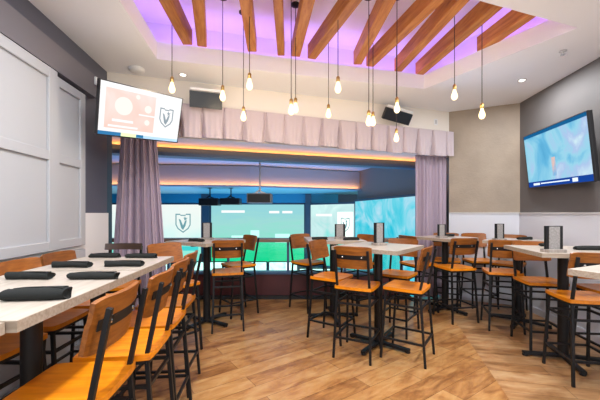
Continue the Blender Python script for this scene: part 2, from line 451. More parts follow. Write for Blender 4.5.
# ceiling beams
beams = [((-1.249, 3.535), (-1.193, 2.805), 'leftmost beam in the violet ceiling recess'), ((-1.096, 3.578), (-.859, 2.66), 'second beam from the left, seen almost upright'),
 ((-.553, 3.688), (-.474, 2.7), 'beam right of the pendant hanging beside the upright beam'), ((-.2245, 3.782), (-.193, 2.7), 'slim beam left of the twin pendants'),
 ((-.0476, 3.805), (.096, 2.7), 'beam crossing behind the twin pendants'), ((.15, 3.865), (.50, 2.805), 'beam slanting right just past the twin pendants'),
 ((.727, 4.01), (.798, 2.805), 'beam left of the pair of bright central pendants'), ((.90, 4.065), (1.23, 2.805), 'beam slanting behind the bright central pendants'),
 ((1.301, 4.207), (1.447, 2.805), 'beam with a violet end at the back right corner'), ((1.624, 4.33), (1.804, 2.90), 'broad beam second from the right'),
 ((2.10, 3.72), (2.20, 3.05), 'short beam farthest right in the recess')]
def lineat(x): return 2.52 + .338 * (x - 1.394)
for i, (a, b, lb) in enumerate(beams):
    a, b = Vector(a), Vector(b); t = (b - a).normalized()
    a2 = a - t * .03
    if i == 10: a2 = a
    # run on to the near ledge
    u = (lineat(b.x) - b.y) / (t.y - .338 * t.x)
    b2 = b + t * (u + .12)
    L = (b2 - a2).length; w = .105 if i not in (3,) else .085
    x = Vector((t.y, -t.x))
    mx = Matrix(((x.x, t.x, 0, a2.x), (x.y, t.y, 0, a2.y), (0, 0, 1, 3.281), (0, 0, 0, 1)))
    o = MB().box((-w / 2, 0, 0), (w / 2, L, .17), None, .006, 1).build('ceiling_beam', 'beam')
    o.matrix_world = mx
    tag(o, 'stained timber ' + lb, 'beam', 'timber beams across the ceiling recess')

# ------------------------------------------------------------------ ceiling fittings
def ceil_at(px, py):
    d = FP * (CZ - EYE) / (213. - py); return ((px - 300) * d / FP, d)
x, y = -1.90, 3.72
t = thing('smoke_detector', 'round white smoke detector on the ceiling above the tilted left screen', 'smoke detector', (x, y, CZ))
MB().lathe([(.085, 0), (.085, -.02), (.075, -.035), (.05, -.045), (0, -.047)]).build('housing', 'glosswhite', t, True)
MB().lathe([(.09, .0), (.09, -.012), (.0, -.012)]).build('base_ring', 'glosswhite', t, True)
lights = [(*ceil_at(522, 80), 'small round recessed downlight above the right wall corner'), (*ceil_at(183, 74.5), 'small recessed downlight left of the ceiling recess above the header')]
for x, y, lb in lights:
    t = thing('downlight', lb, 'ceiling light', (x, y, CZ))
    MB().lathe([(.05, .0), (.05, -.006), (.035, -.008), (.035, -.002), (.0, -.002)]).build('trim_ring', 'plate', t, True)
    MB().lathe([(.033, -.004), (.0, -.0045)]).build('lens', 'lamp', t, True)
x, y = ceil_at(563, 51)
t = thing('sprinkler_head', 'little fire sprinkler head on the ceiling over the right screen', 'sprinkler', (x, y, CZ))
MB().lathe([(.035, 0), (.033, -.008), (.012, -.012), (.008, -.035), (0, -.036)]).build('stem', 'plate', t, True)
MB().lathe([(.022, -.036), (.022, -.04), (0, -.04)]).build('deflector', 'chrome', t, True)

# pendants ---------------------------------------------------------
pend = [(172, 93, 3.2, 'leftmost amber bulb pendant, hanging in front of the tilted left screen corner'),
 (222.7, 101, 3.3, 'second amber bulb pendant from the left, above the left end of the valance'),
 (243.5, 121, 3.55, 'small low amber bulb pendant third from the left against the valance'),
 (249.5, 90, 3.05, 'fourth amber bulb pendant from the left, higher than the one just left of it'),
 (291.2, 115, 3.2, 'lower left bulb of the two pendants hanging close together in the middle'),
 (295.6, 113, 3.42, 'right bulb of the two pendants hanging close together in the middle'),
 (328.5, 118, 3.75, 'small amber bulb pendant low on the valance right of the middle pair'),
 (338, 93, 3.1, 'high amber bulb pendant just right of the small low one'),
 (368.8, 126, 3.3, 'left of the brightest two pendants glowing as one at the valance'),
 (373, 126, 3.62, 'right of the brightest two pendants glowing as one at the valance'),
 (397, 113, 3.3, 'amber bulb pendant in front of the dark screen above the valance'),
 (396.4, 142, 3.9, 'lowest amber bulb pendant, hanging on the right part of the valance'),
 (454.5, 100, 3.3, 'amber bulb pendant second from the right'),
 (482, 119, 3.25, 'rightmost amber bulb pendant with starry glow on the taupe wall')]
def pendant(px, pyb, d, lb):
    x = (px - 300) * d / FP; zb = EYE + (213 - pyb) * d / FP
    t = thing('pendant_lamp', lb, 'pendant lamp', (x, d, zb), 0, 'bare bulb pendants under the ceiling recess')
    MB().lathe([(.0, 0), (.016, .003), (.027, .018), (.031, .036), (.028, .056), (.02, .078), (.0145, .098), (.013, .108)], n=16).build('bulb', 'bulb', t, True)
    MB().lathe([(.0165, .108), (.018, .112), (.018, .150), (.012, .158), (.006, .166), (0, .167)], n=14).build('socket', 'brass', t, True)
    top = RZ - zb
    MB().tube([(0, 0, .165), (0, 0, top - .03)], .0038, 8).build('cord', 'cord', t, True)
    MB().lathe([(.05, top), (.05, top - .012), (.02, top - .03), (.004, top - .034)], n=18).build('canopy', 'black', t, True)
    l = bpy.data.lights.new('bulb_glow', 'POINT'); l.energy = 2.6; l.color = (1, .80, .55); l.shadow_soft_size = .03
    lo = bpy.data.objects.new('bulb_glow', l); COL.objects.link(lo); lo.parent = t; lo.location = (0, 0, -.03)
for a in pend: pendant(*a)

# ------------------------------------------------------------------ curtains
def wavy(name, a, b, z0, z1, folds, amp, mat, flare=1., flare_c=.5, seed=0, hem=0., jag=.0, label='', cat='curtain', th=.006):
    a, b = Vector(a), Vector(b); d = (b - a); L = d.length; t = d.normalized(); n = Vector((-t.y, t.x, 0))
    rnd = random.Random(seed); ph = [rnd.uniform(-.9, .9) for _ in range(60)]; am = [rnd.uniform(.55, 1.2) for _ in range(60)]
    def fn(u, v):
        k = min(int(u * folds), 59)
        w = 1 + (flare - 1) * v
        s = flare_c + (u - flare_c) * w
        o = math.sin(2 * PI * folds * u + ph[k % 7] * .35 * math.sin(3 * v)) * amp * am[k] * (.55 + .45 * v)
        o += math.sin(2 * PI * folds * 2.3 * u + ph[3]) * amp * .25
        z = z1 + (z0 - z1) * v + (hem * math.sin(2 * PI * folds * u * .5 + 1) + jag * ph[(k * 5) % 53]) * v
        return a + t * (s * L) + n * o + Vector((0, 0, z)), n
    o = MB().slab(fn, int(folds * 12), 10, th).build(name, mat, None, True)
    return o
cl = wavy('curtain', hp(.12, .12), hp(.53, .12), .03, 2.355, 6, .055, 'curtain', 1.7, .45, 3, 0, 0)
tag(cl, 'floor-length mauve curtain gathered at the left end of the opening', 'curtain')
cr = wavy('curtain', hp(HLEN - .60, .07), hp(HLEN - .005, .07), .03, 2.355, 7, .04, 'curtain', 1.0, .5, 8, 0, 0)
tag(cr, 'floor-length mauve curtain gathered at the right end of the opening', 'curtain')
# valance with soft pleats
def vfn(u, v):
    L = HLEN - .01; s = .70 + u * (L - .70)
    k = s / .27; f = k - math.floor(k); i = int(math.floor(k))
    rr = random.Random(i * 7 + 1); r = rr.uniform(.75, 1.25); sk = rr.uniform(-.1, .1)
    g = abs(((f + sk * v) % 1.) - .5) * 2                 # 1 at the pleat, 0 mid panel
    wd = .10 + .30 * v                                   # pleats open towards the hem
    pl = max(0., (g - (1 - wd)) / wd)
    o = .11 - .085 * r * pl ** 1.3 * (.35 + .65 * v) + .006 * math.sin(2 * PI * k * 4 + i) * v + .012 * (1 - g) * v
    z = 2.768 - .04 * u - (.405 + .012 * math.sin(i * 2.4) - .022 * pl) * v
    p = hp(s, -o); return (p.x, p.y, z), -hn
vt = thing('valance', 'long pleated blush valance running across the top of the opening', 'valance', (0, 0, 0))
MB().slab(vfn, 420, 8, .006).build('pleated_cloth', 'valance', vt, True)
p0, p1 = hp(.72, -.03), hp(HLEN - .03, -.03)
MB().bar((p0.x, p0.y, 2.757), (p1.x, p1.y, 2.719), .05, .03).build('header_board', 'valance', vt)

# small plates on the header
p = hp(HLEN - .27, -.004)
t = thing('wall_plate', 'small white outlet plate high on the header beside the right dark screen', 'wall plate', (p.x, p.y, EYE + 91 * p.y / 320), math.atan2(hd.y, hd.x))
MB().box((-.035, -.004, -.05), (.035, .004, .05), None, .003).build('plate', 'glosswhite', t)
MB().box((-.016, -.007, -.03), (.016, -.003, .03), None, .002).build('socket', 'plate', t)
s = lw(3.37, .098)
t = thing('wall_sensor', 'small white sensor box on the grey bulkhead end left of the tilted screen', 'sensor', (s.x, s.y, 2.80), R(96.8))
MB().box((-.02, -.012, -.04), (.02, .012, .04), None, .005).build('case', 'glosswhite', t)
MB().lathe([(.01, 0), (.008, .004), (0, .006)], n=12).build('lens', 'plate', t).matrix_local = Matrix.Translation((0, -.012, .02)) @ Matrix.Rotation(PI / 2, 4, 'X')

# ------------------------------------------------------------------ screens
def pose(x, d, z, yaw, tilt, roll):
    return Matrix.Translation((x, d, z)) @ Matrix.Rotation(yaw, 4, 'Z') @ Matrix.Rotation(tilt, 4, 'X') @ Matrix.Rotation(roll, 4, 'Y')
def tv(label, mx, w, h, pic, name='television'):
    t = thing(name, label, 'television'); t.matrix_world = mx
    m = MB(); b = .008
    m.box((-w / 2 - b, .012, -h / 2 - b), (w / 2 + b, .05, h / 2 + b), None, .006)
    m.build('case', 'blackplastic', t)
    m = MB()
    for q in (((-w / 2 - b, -.004, h / 2), (w / 2 + b, .014, h / 2 + b)), ((-w / 2 - b, -.004, -h / 2 - b * 1.4), (w / 2 + b, .014, -h / 2)),
              ((-w / 2 - b, -.004, -h / 2), (-w / 2, .014, h / 2)), ((w / 2, -.004, -h / 2), (w / 2 + b, .014, h / 2))): m.box(*q)
    m.build('bezel', 'blackplastic', t)
    MB().box((-w / 2, 0, -h / 2), (w / 2, .012, h / 2)).build('screen', pic, t)
    return t
def shield(parent, cx, cz, s, y, mat, mat2=None):
    """shield crest: cut-cornered outline with a pale V in it"""
    out = [(-.42, .5), (-.16, .5), (-.16, .44), (.16, .44), (.16, .5), (.42, .5), (.42, -.12), (.30, -.34), (0, -.56), (-.30, -.34), (-.42, -.12)]
    inn = [(x * .86, z * .87 + .0) for x, z in out]
    m = MB(); bm = m.bm; n = len(out)
    def ring(yy): return [bm.verts.new((cx + x * s, yy, cz + z * s)) for x, z in out], [bm.verts.new((cx + x * s, yy, cz + z * s)) for x, z in inn]
    o0, i0 = ring(y); o1, i1 = ring(y - .002)
    for k in range(n):
        j = (k + 1) % n
        bm.faces.new((o0[k], o0[j], i0[j], i0[k])); bm.faces.new((o1[k], i1[k], i1[j], o1[j]))
        bm.faces.new((o0[k], o1[k], o1[j], o0[j])); bm.faces.new((i0[k], i0[j], i1[j], i1[k]))
    def poly(P):
        a = [bm.verts.new((cx + x * s, y, cz + z * s)) for x, z in P]; b = [bm.verts.new((cx + x * s, y - .002, cz + z * s)) for x, z in P]
        bm.faces.new(a); bm.faces.new(b[::-1])
        for k in range(len(P)): bm.faces.new((a[k], b[k], b[(k + 1) % len(P)], a[(k + 1) % len(P)]))
    poly([(-.24, .22), (-.13, .16), (0, -.16), (.06, -.02), (.0, -.40), (-.10, -.30)])   # left stroke of the V
    poly([(.0, -.40), (.06, -.02), (.12, .14), (.20, .10), (.13, -.18)])                # right stroke
    poly([(.10, .36), (.15, .27), (.26, .27), (.17, .21), (.21, .11), (.12, .17), (.05, .12), (.08, .22), (.0, .27), (.08, .28)])
    return m.build('crest', mat, parent, label='dark shield crest with a V and a star')
ink = emit('crest_ink', (.20, .46, .52), .6)
ink2 = emit('crest_ink_pale', (.34, .41, .46), .75)
whiteE = emit('screen_white', (1, .99, .99), .82)
pinkE = picture('screen_pink', [(.3, (1, .62, .52)), (.55, (1, .76, .69)), (.75, (1, .90, .87))], 3, .80, .6, .25)
# left tilted television
k = .85
Lm = pose(-1.873 * k, 3.832 * k, EYE + 1.177 * k, 1.021, .325, -.097)
w, h = 1.0 * k, k * 9 / 16
t = tv('bright tilted television with pink and white picture hanging at the upper left', Lm, w, h, whiteE)
def rect(par, name, x0, x1, z0, z1, mat, y=-.0005, th=.001, lab=None): return MB().box((x0, y - th, z0), (x1, y, z1)).build(name, mat, par, label=lab)
rect(t, 'picture_panel', -w * .44, w * .14, -h * .36, h * .40, pinkE, lab='pale pink picture area')
def disc(m, cx, cz, r, y, rim=1.):
    bm = m.bm; n = 24
    v = [bm.verts.new((cx + r * math.cos(2 * PI * q / n), y, cz + r * math.sin(2 * PI * q / n) * rim)) for q in range(n)]
    bm.faces.new(v)
    v2 = [bm.verts.new((p.co.x, y - .001, p.co.z)) for p in v]; bm.faces.new(v2[::-1])
    for q in range(n): bm.faces.new((v[q], v2[q], v2[(q + 1) % n], v[(q + 1) % n]))
    return m
cream = emit('emblem_cream', (1, .97, .90), .8)
for cx_, cz_, r_ in ((-w * .24, h * .10, .085), (-w * .085, h * .33, .022), (w * .05, h * .12, .038), (w * .05, -h * .16, .028)):
    disc(MB(), cx_, cz_, r_, -.002).build('picture_emblem', cream, t, label='cream round emblem')
for q in (((-w * .36, -.0035, -h * .22), (-w * .12, -.002, -h * .17)), ((-w * .06, -.0035, -h * .03), (w * .14, -.002, h * .0)), ((-w * .40, -.0035, -h * .33), (-w * .06, -.002, -h * .29))):
    MB().box(*q).build('caption_line', whiteE, t, label='white caption line')
shield(t, w * .30, h * .02, .19, -.001, ink2)
rect(t, 'ticker_band', -w * .5, -w * .25, -h * .5, -h * .43, emit('ticker_blue', (.04, .20, .42), .9), lab='blue ticker band')
rect(t, 'ticker_flash', -w * .25, -w * .07, -h * .5, -h * .43, emit('ticker_lemon', (.80, .95, .50), 1.), lab='lemon ticker band')
rect(t, 'ticker_band', -w * .07, w * .5, -h * .5, -h * .44, emit('ticker_pale', (.45, .66, .90), 1.), lab='pale blue ticker band')
rect(t, 'ticker_band', -w * .07, w * .02, -h * .495, -h * .435, emit('ticker_navy', (.03, .20, .40), .9), y=-.002, lab='navy ticker block')
MB().box((-.14, .05, -.1), (.14, .075, .1), None, .005).build('mount_plate', 'black', t)
inv = Lm.inverted()
e = lw(3.60, .0); e.z = 2.42
a = inv @ Vector((e.x + .01, e.y, e.z))
MB().bar((0, .07, 0), a, .035, .035).build('mount_arm', 'black', t)

# right television
rw = 1.28; kk = rw / 1.2
Rm = pose(2.914 * kk, 3.68 * kk, EYE + .66 * kk, -1.756, .112, .023)
w, h = rw, rw * 9 / 16
pr = picture('hockey_picture', [(.30, (.08, .36, .62)), (.42, (.14, .48, .74)), (.52, (.32, .66, .82)), (.60, (.42, .56, .82)), (.70, (.62, .82, .90))], 1.3, .80, 1.6, .15, 0)
t = tv('large blue-lit television tilted on the grey right wall', Rm, w, h, pr)
rect(t, 'score_bar', -w * .5, w * .5, -h * .5, -h * .40, emit('score_blue', (.01, .06, .34), .8), lab='dark blue score bar')
sw = emit('score_white', (.8, .9, 1), .9)
for q in (((-w * .40, -.003, -h * .47), (-w * .28, -.0016, -h * .43)), ((-w * .26, -.003, -h * .455), (w * .20, -.0016, -h * .435)), ((w * .24, -.003, -h * .48), (w * .31, -.0016, -h * .42))):
    MB().box(*q).build('score_mark', sw, t, label='white score mark')
rect(t, 'score_strip', -w * .5, w * .5, h * .44, h * .5, emit('strip_blue', (.01, .12, .30), .8), lab='dark blue top strip')
rect(t, 'figure', -w * .04, w * .02, -h * .34, -h * .02, picture('figure_tan', [(.3, (.15, .42, .70)), (.5, (.45, .45, .55)), (.7, (.70, .48, .42))], 9, .9, 1, .2), y=-.0003, lab='blurred player')
MB().box((-.2, .05, -.2), (.2, .08, .2), None, .005).build('mount_plate', 'black', t)
inv = Rm.inverted(); wv = Vector((3.354 - .089 * (4.878 - 3.95) - .002, 3.95, 2.10))
MB().bar((0, .07, 0), inv @ wv, .06, .06).build('mount_arm', 'black', t)

# dark screens above the valance
def darkscreen(px, py, d, w, h, yaw, tilt, roll, lb):
    x = (px - 300) * d / FP; z = EYE + (213 - py) * d / FP
    mx = pose(x, d, z, yaw, tilt, roll)
    t = tv(lb, mx, w, h, M['blackplastic'])
    MB().bar((0, .05, 0), (0, .16, .03), .05, .05).build('mount_arm', 'plate', t)
    MB().box((-w * .5, .0, h / 2 + .018), (w * .5, .04, h / 2 + .05), None, .004).build('top_bracket', 'glosswhite', t, label='white top bracket')
    return t
y = 3.98
darkscreen(206, 100, 3.93, .37, .17, math.atan2(hd.y, hd.x), .25, 0, 'small switched-off dark screen on the header above the left end of the valance')
darkscreen(398, 116.5, 4.80, .46, .15, math.atan2(hd.y, hd.x), .5, .14, 'small switched-off dark screen tilted above the right part of the valance')

# video wall ----------------------------------------------------------
def vscreen(label, a, b, z0, z1, mat, thick=.08):
    a, b = Vector((a[0], a[1], 0)), Vector((b[0], b[1], 0)); dv = (b - a).normalized(); L = (b - a).length
    n = Vector((dv.y, -dv.x, 0))     # towards the bar
    mx = Matrix(((dv.x, -n.x, 0, (a.x + b.x) / 2), (dv.y, -n.y, 0, (a.y + b.y) / 2), (0, 0, 1, (z0 + z1) / 2), (0, 0, 0, 1)))
    t = thing('video_screen', label, 'video screen'); t.matrix_world = mx
    H = (z1 - z0)
    MB().box((-L / 2, 0, -H / 2), (L / 2, .02, H / 2)).build('screen', mat, t)
    m = MB(); f = .05
    m.box((-L / 2 - f, -.01, H / 2), (L / 2 + f, thick, H / 2 + f)); m.box((-L / 2 - f, -.01, -H / 2 - f), (L / 2 + f, thick, -H / 2))
    m.box((-L / 2 - f, -.01, -H / 2), (-L / 2, thick, H / 2)); m.box((L / 2, -.01, -H / 2), (L / 2 + f, thick, H / 2))
    m.build('frame', 'venuedark', t)
    MB().box((-L / 2, .021, -H / 2), (L / 2, thick, H / 2)).build('back_panel', 'venuedark', t)
    return t, L, H
p1 = picture('white_cyan_picture', [(.2, (.30, .92, .95)), (.45, (.72, 1., .96)), (.7, (.93, 1., .96))], 1.2, .74, .5, .5)
p2 = picture('field_picture', [(.18, (.02, .72, .36)), (.36, (.08, .76, .46)), (.46, (.28, .74, .62)), (.60, (.34, .70, .66)), (.75, (.30, .66, .70))], 1.4, .80, 1.2, .62, flat=(.7, 1, 2.5))
p3 = picture('studio_picture', [(.25, (.04, .62, .52)), (.42, (.24, .78, .72)), (.55, (.55, .80, .80)), (.68, (.62, .90, .88)), (.8, (.85, 1, .95))], 1.6, .80, 1.4, .4)
p4 = picture('rink_picture', [(.28, (.01, .42, .62)), (.42, (.03, .56, .72)), (.55, (.16, .66, .80)), (.68, (.42, .72, .86)), (.8, (.60, .90, .95))], 1.1, .80, 2.5, .2)
YS = 11.0
t, L, H = vscreen('white and cyan video screen with shield crest behind the left curtain', (-7.3, YS), (-3.40, YS), -.27, 1.70, p1)
shield(t, L / 2 - .62, .36, .62, -.001, ink)
rect(t, 'caption_band', L / 2 - 1.3, L / 2 - .1, -.60, -.45, emit('cyan_band', (.10, .62, .72), .9), lab='teal caption band')
t, L, H = vscreen('wide video screen showing a green playing field in the centre of the opening', (-3.05, YS), (.14, YS), -.27, 1.70, p2)
for q in (((-L / 2 + .35, -.003, H / 2 - .28), (-L / 2 + 1.15, -.001, H / 2 - .20)), ((L / 2 - 1.2, -.003, H / 2 - .30), (L / 2 - .85, -.001, H / 2 - .22)), ((L / 2 - .75, -.003, H / 2 - .30), (L / 2 - .40, -.001, H / 2 - .22))):
    MB().box(*q).build('score_mark', whiteE, t, label='white score mark')
mint = emit('pale_mint', (.5, .95, .85), 1.)
for q in (((-L / 2 + 1.35, -.003, -.12), (-L / 2 + 1.65, -.001, .10)), ((.60, -.003, -.32), (1.1, -.001, -.02)), ((-.9, -.003, -.34), (-.5, -.001, -.08))):
    MB().box(*q).build('picture_figure', mint, t, label='pale mint figure')
t, L, H = vscreen('teal video screen with a small white crest panel right of the green field screen', (.36, 10.75), (1.60, 9.40), -.27, 1.68, p3)
rect(t, 'crest_panel', L / 2 - .66, L / 2 - .05, -.05, .74, emit('mint_white', (.85, 1., .93), 1.05), lab='white crest panel')
shield(t, L / 2 - .35, .36, .40, -.002, ink)
m = MB(); m.box((-L / 2 + .25, -.003, .60), (-L / 2 + .95, -.001, .68)); m.build('caption_line', whiteE, t, label='white caption line')
sd = (Vector((1.70, 9.45)) - Vector((2.60, 5.36))).normalized(); sn = Vector((sd.y, -sd.x)) * -1
a = Vector((1.72, 9.30)) + Vector((-.12, -.03)); b = Vector((2.60, 5.36)) + sd * .25 + Vector((-.12, -.03))
t, L, H = vscreen('blue video screen with swirling picture along the right side of the opening', (a.x, a.y), (b.x, b.y), -.27, 1.74, p4)
# dark posts between the screens
for i, (x0, x1, yy) in enumerate(((-3.36, -3.10, YS - .02), (.18, .38, 10.85))):
    struct(MB().box((x0, yy - .1, -1.3), (x1, yy + .12, 2.05)).build('trim_%d' % (15 + i), 'venuedark'))
struct(MB().box((-9, 10.9, 1.76), (1.3, 11.2, 2.058)).build('trim_17', 'tealheader'))
# row of counters monitors below the big screens
pm = picture('odds_board', [(.30, (.35, .60, .70)), (.45, (.75, .88, .92)), (.6, (.95, .98, 1.))], 7, 1.5, .4, .1)
xs = [-5.9, -4.75, -3.6, -2.55, -1.55, -.55, .45]
lbs = ['at the far left behind the curtain', 'behind the left window table', 'left of the dark post', 'under the left edge of the green field screen', 'under the middle of the green field screen', 'under the right end of the green field screen', 'under the teal screen']
for x, lb in zip(xs, lbs):
    t = thing('odds_monitor', 'low white monitor ' + lb, 'monitor', (x, 10.45 if x < .4 else 9.2, -1.3), 0, 'white monitors below the video screens')
    MB().box((-.45, -.02, .70), (.45, 0, 1.10)).build('screen', pm, t)
    MB().box((-.48, .001, .67), (.48, .05, 1.13), None, .008).build('case', 'blackplastic', t)
    MB().box((-.05, .01, .02), (.05, .04, .69)).build('stand', 'black', t)
    MB().box((-.2, -.12, 0), (.2, .14, .02), None, .005).build('base', 'black', t)

# projectors ------------------------------------------------------------
def projector(px, py, d, w, h, ceilz, lb, pole=True, rz=0.):
    x = (px - 300) * d / FP; z = EYE + (213 - py) * d / FP
    t = thing('projector', lb, 'projector', (x, d, z), rz)
    MB().box((-w / 2, -.16, -h / 2), (w / 2, .18, h / 2), None, .012).build('body', 'blackplastic' if not pole else M['greywood2'], t)
    MB().box((-w / 2 + .02, -.166, -h / 2 + .015), (w / 2 - .02, -.158, h / 2 - .015), None, .004).build('rear_grille', 'black', t)
    MB().tube([(w * .2, .17, 0), (w * .2, .24, 0)], [.045, .04], 14).build('lens', 'black', t, True)
    m = MB(); zt = ceilz - z
    m.bar((-.10, 0, h / 2 - .005), (.02, 0, h / 2 + .09), .018, .03); m.bar((.12, 0, h / 2 - .005), (-.02, 0, h / 2 + .05), .018, .03); m.box((-.12, -.08, h / 2), (.12, .08, h / 2 + .012))
    m.build('bracket', 'plate' if pole else 'black', t)
    MB().tube([(0, 0, h / 2 + .03), (0, 0, zt - .01)], .016, 10).build('pole', 'plate' if pole else 'black', t, True)
    MB().lathe([(.06, zt), (.06, zt - .012), (.02, zt - .02)], n=16).build('ceiling_plate', 'black', t, True)
M['greywood2'] = plain('grey_projector_case', (.16, .15, .16), .45)
projector(260, 198.5, 5.75, .43, .17, 2.62, 'grey projector hanging on a long pole in the middle of the opening')
projector(210, 202, 8.3, .50, .19, 2.06, 'black projector under the stage ceiling, left of two side by side', False)
projector(231, 201.5, 8.3, .50, .17, 2.06, 'black projector under the stage ceiling, right of two side by side', False)

# drink rail with glass guard ---------------------------------------------
t = thing('drink_rail', 'long dark drink rail on posts along the edge of the bar floor', 'counter', (0, 5.36, 0))
MB().box((-3.9, -.12, .93), (1.80, .14, .985), None, .006).build('rail_top', 'darkbrown', t)
for x in (-3.2, -2.2, -1.2, -.2, .75, 1.70): MB().box((x - .02, -.02, .436), (x + .02, .02, .929)).build('post', 'bluecap', t)
xs = [-3.2, -2.2, -1.2, -.2, .75, 1.70]
for a, b in zip(xs, xs[1:]): MB().box((a + .03, -.004, .45), (b - .03, .004, .915)).build('glass_panel', 'glass', t)

# ------------------------------------------------------------------ bar stools
def make_stool(dark=False):
    t = thing('bar_stool', 'x', 'bar stool')
    bk = 'darkback' if dark else 'back'
    # seat: gently dished board
    m = MB()
    nx, ny = 12, 12
    def sf(u, v, top):
        x = (u - .5) * .385; y = (v - .5) * .38
        rx = abs(u - .5) * 2; ry = abs(v - .5) * 2
        x *= 1 - .06 * ry ** 4; y *= 1 - .05 * rx ** 4
        if top: z = .700 - .010 * (1 - rx ** 2) * (1 - .7 * ry ** 2)
        else: z = .670
        return Vector((x, y, z))
    bm = m.bm
    T = [[bm.verts.new(sf(i / nx, j / ny, 1)) for j in range(ny + 1)] for i in range(nx + 1)]
    Bt = [[bm.verts.new(sf(i / nx, j / ny, 0)) for j in range(ny + 1)] for i in range(nx + 1)]
    for i in range(nx):
        for j in range(ny):
            bm.faces.new((T[i][j], T[i + 1][j], T[i + 1][j + 1], T[i][j + 1])); bm.faces.new((Bt[i][j], Bt[i][j + 1], Bt[i + 1][j + 1], Bt[i + 1][j]))
    for i in range(nx):
        bm.faces.new((T[i][0], Bt[i][0], Bt[i + 1][0], T[i + 1][0])); bm.faces.new((T[i][ny], T[i + 1][ny], Bt[i + 1][ny], Bt[i][ny]))
    for j in range(ny):
        bm.faces.new((T[0][j], T[0][j + 1], Bt[0][j + 1], Bt[0][j])); bm.faces.new((T[nx][j], Bt[nx][j], Bt[nx][j + 1], T[nx][j + 1]))
    m.build('seat', 'seat', t, True)
    # seat frame
    m = MB(); z = .658
    for a, b in (((-.165, -.165), (.165, -.165)), ((.165, -.165), (.165, .165)), ((.165, .165), (-.165, .165)), ((-.165, .165), (-.165, -.165))):
        m.bar((*a, z), (*b, z), .022, .022)
    m.build('seat_frame', 'black', t)
    W = .021
    def fl(sx, z): k = (.68 - z) / .68; return Vector((sx * (.160 + .022 * k), .158 + .045 * k, z))
    def rl(sx, z):
        k = (.68 - z) / .68
        if z <= .68: return Vector((sx * (.160 + .022 * k), -.158 - .055 * k, z))
        return Vector((sx * .160, -.158 - .075 * ((z - .68) / .37), z))
    for sx in (-1, 1):
        MB().bar(fl(sx, 0), fl(sx, .668), W, W, (0, 1, 0), .002).build('leg', 'black', t)
        m = MB(); m.bar(rl(sx, 0), rl(sx, .69), W, W, (0, 1, 0), .002); m.bar(rl(sx, .675), rl(sx, 1.055), W, W, (0, 1, 0), .002)
        m.build('leg', 'black', t)
    for z, nm in ((.20, 'footrest'), (.53, 'stretcher')):
        w = .018
        MB().bar(fl(-1, z), fl(1, z), w, w).build(nm, 'black', t)
        MB().bar(rl(-1, z), rl(1, z), w, w).build(nm, 'black', t)
        for sx in (-1, 1): MB().bar(fl(sx, z), rl(sx, z), w, w).build(nm, 'black', t)
    if dark:
        for z0, z1, nm in ((1.02, 1.085, 'top_rail'), (.88, .905, 'lower_rail')):
            def rf(u, v):
                x = (u - .5) * .375; z = z0 + (z1 - z0) * v
                return (x, -.158 - .075 * ((z - .68) / .37) + .016 + .04 * (2 * (u - .5)) ** 2, z), (0, -1, -.2)
            MB().slab(rf, 14, 2, .018).build(nm, bk, t, True)
        return t
    # curved backrest
    def bf(u, v):
        x = (u - .5) * .372; z = .875 + .215 * v
        yb = -.158 - .075 * ((z - .68) / .37)
        y = yb + .022 + .036 * (2 * (u - .5)) ** 2 - .004
        # rounded top corners
        z -= .012 * (abs(u - .5) * 2) ** 8 * (1 if v > .5 else -1)
        return (x, y, z), (0, -1, -.2)
    MB().slab(bf, 18, 6, .018).build('backrest', bk, t, True)
    def sf2(u, v):
        x = (u - .5) * .312; z = .965 + .042 * v
        yb = -.158 - .075 * ((z - .68) / .37)
        return (x, yb + .0085 + .036 * (x / .19) ** 2 , z), (0, -1, -.2)
    st = MB().slab(sf2, 12, 1, .006).build('back_strip', 'black', t, True, label='black steel strip with two bolts')
    for sx in (-1, 1):
        b = MB().lathe([(.009, 0), (.008, .003), (.004, .005), (0, .0055)], n=12)
        o = b.build('bolt', 'chrome', st, True)
        o.matrix_local = Matrix.Translation((sx * .095, -.158 - .075 * (.306 / .37) + .0115 + .01 - .0065, .986)) @ Matrix.Rotation(PI / 2, 4, 'X')
    return t
proto = make_stool(); proto_dark = None
S = 'orange wood bar stool '
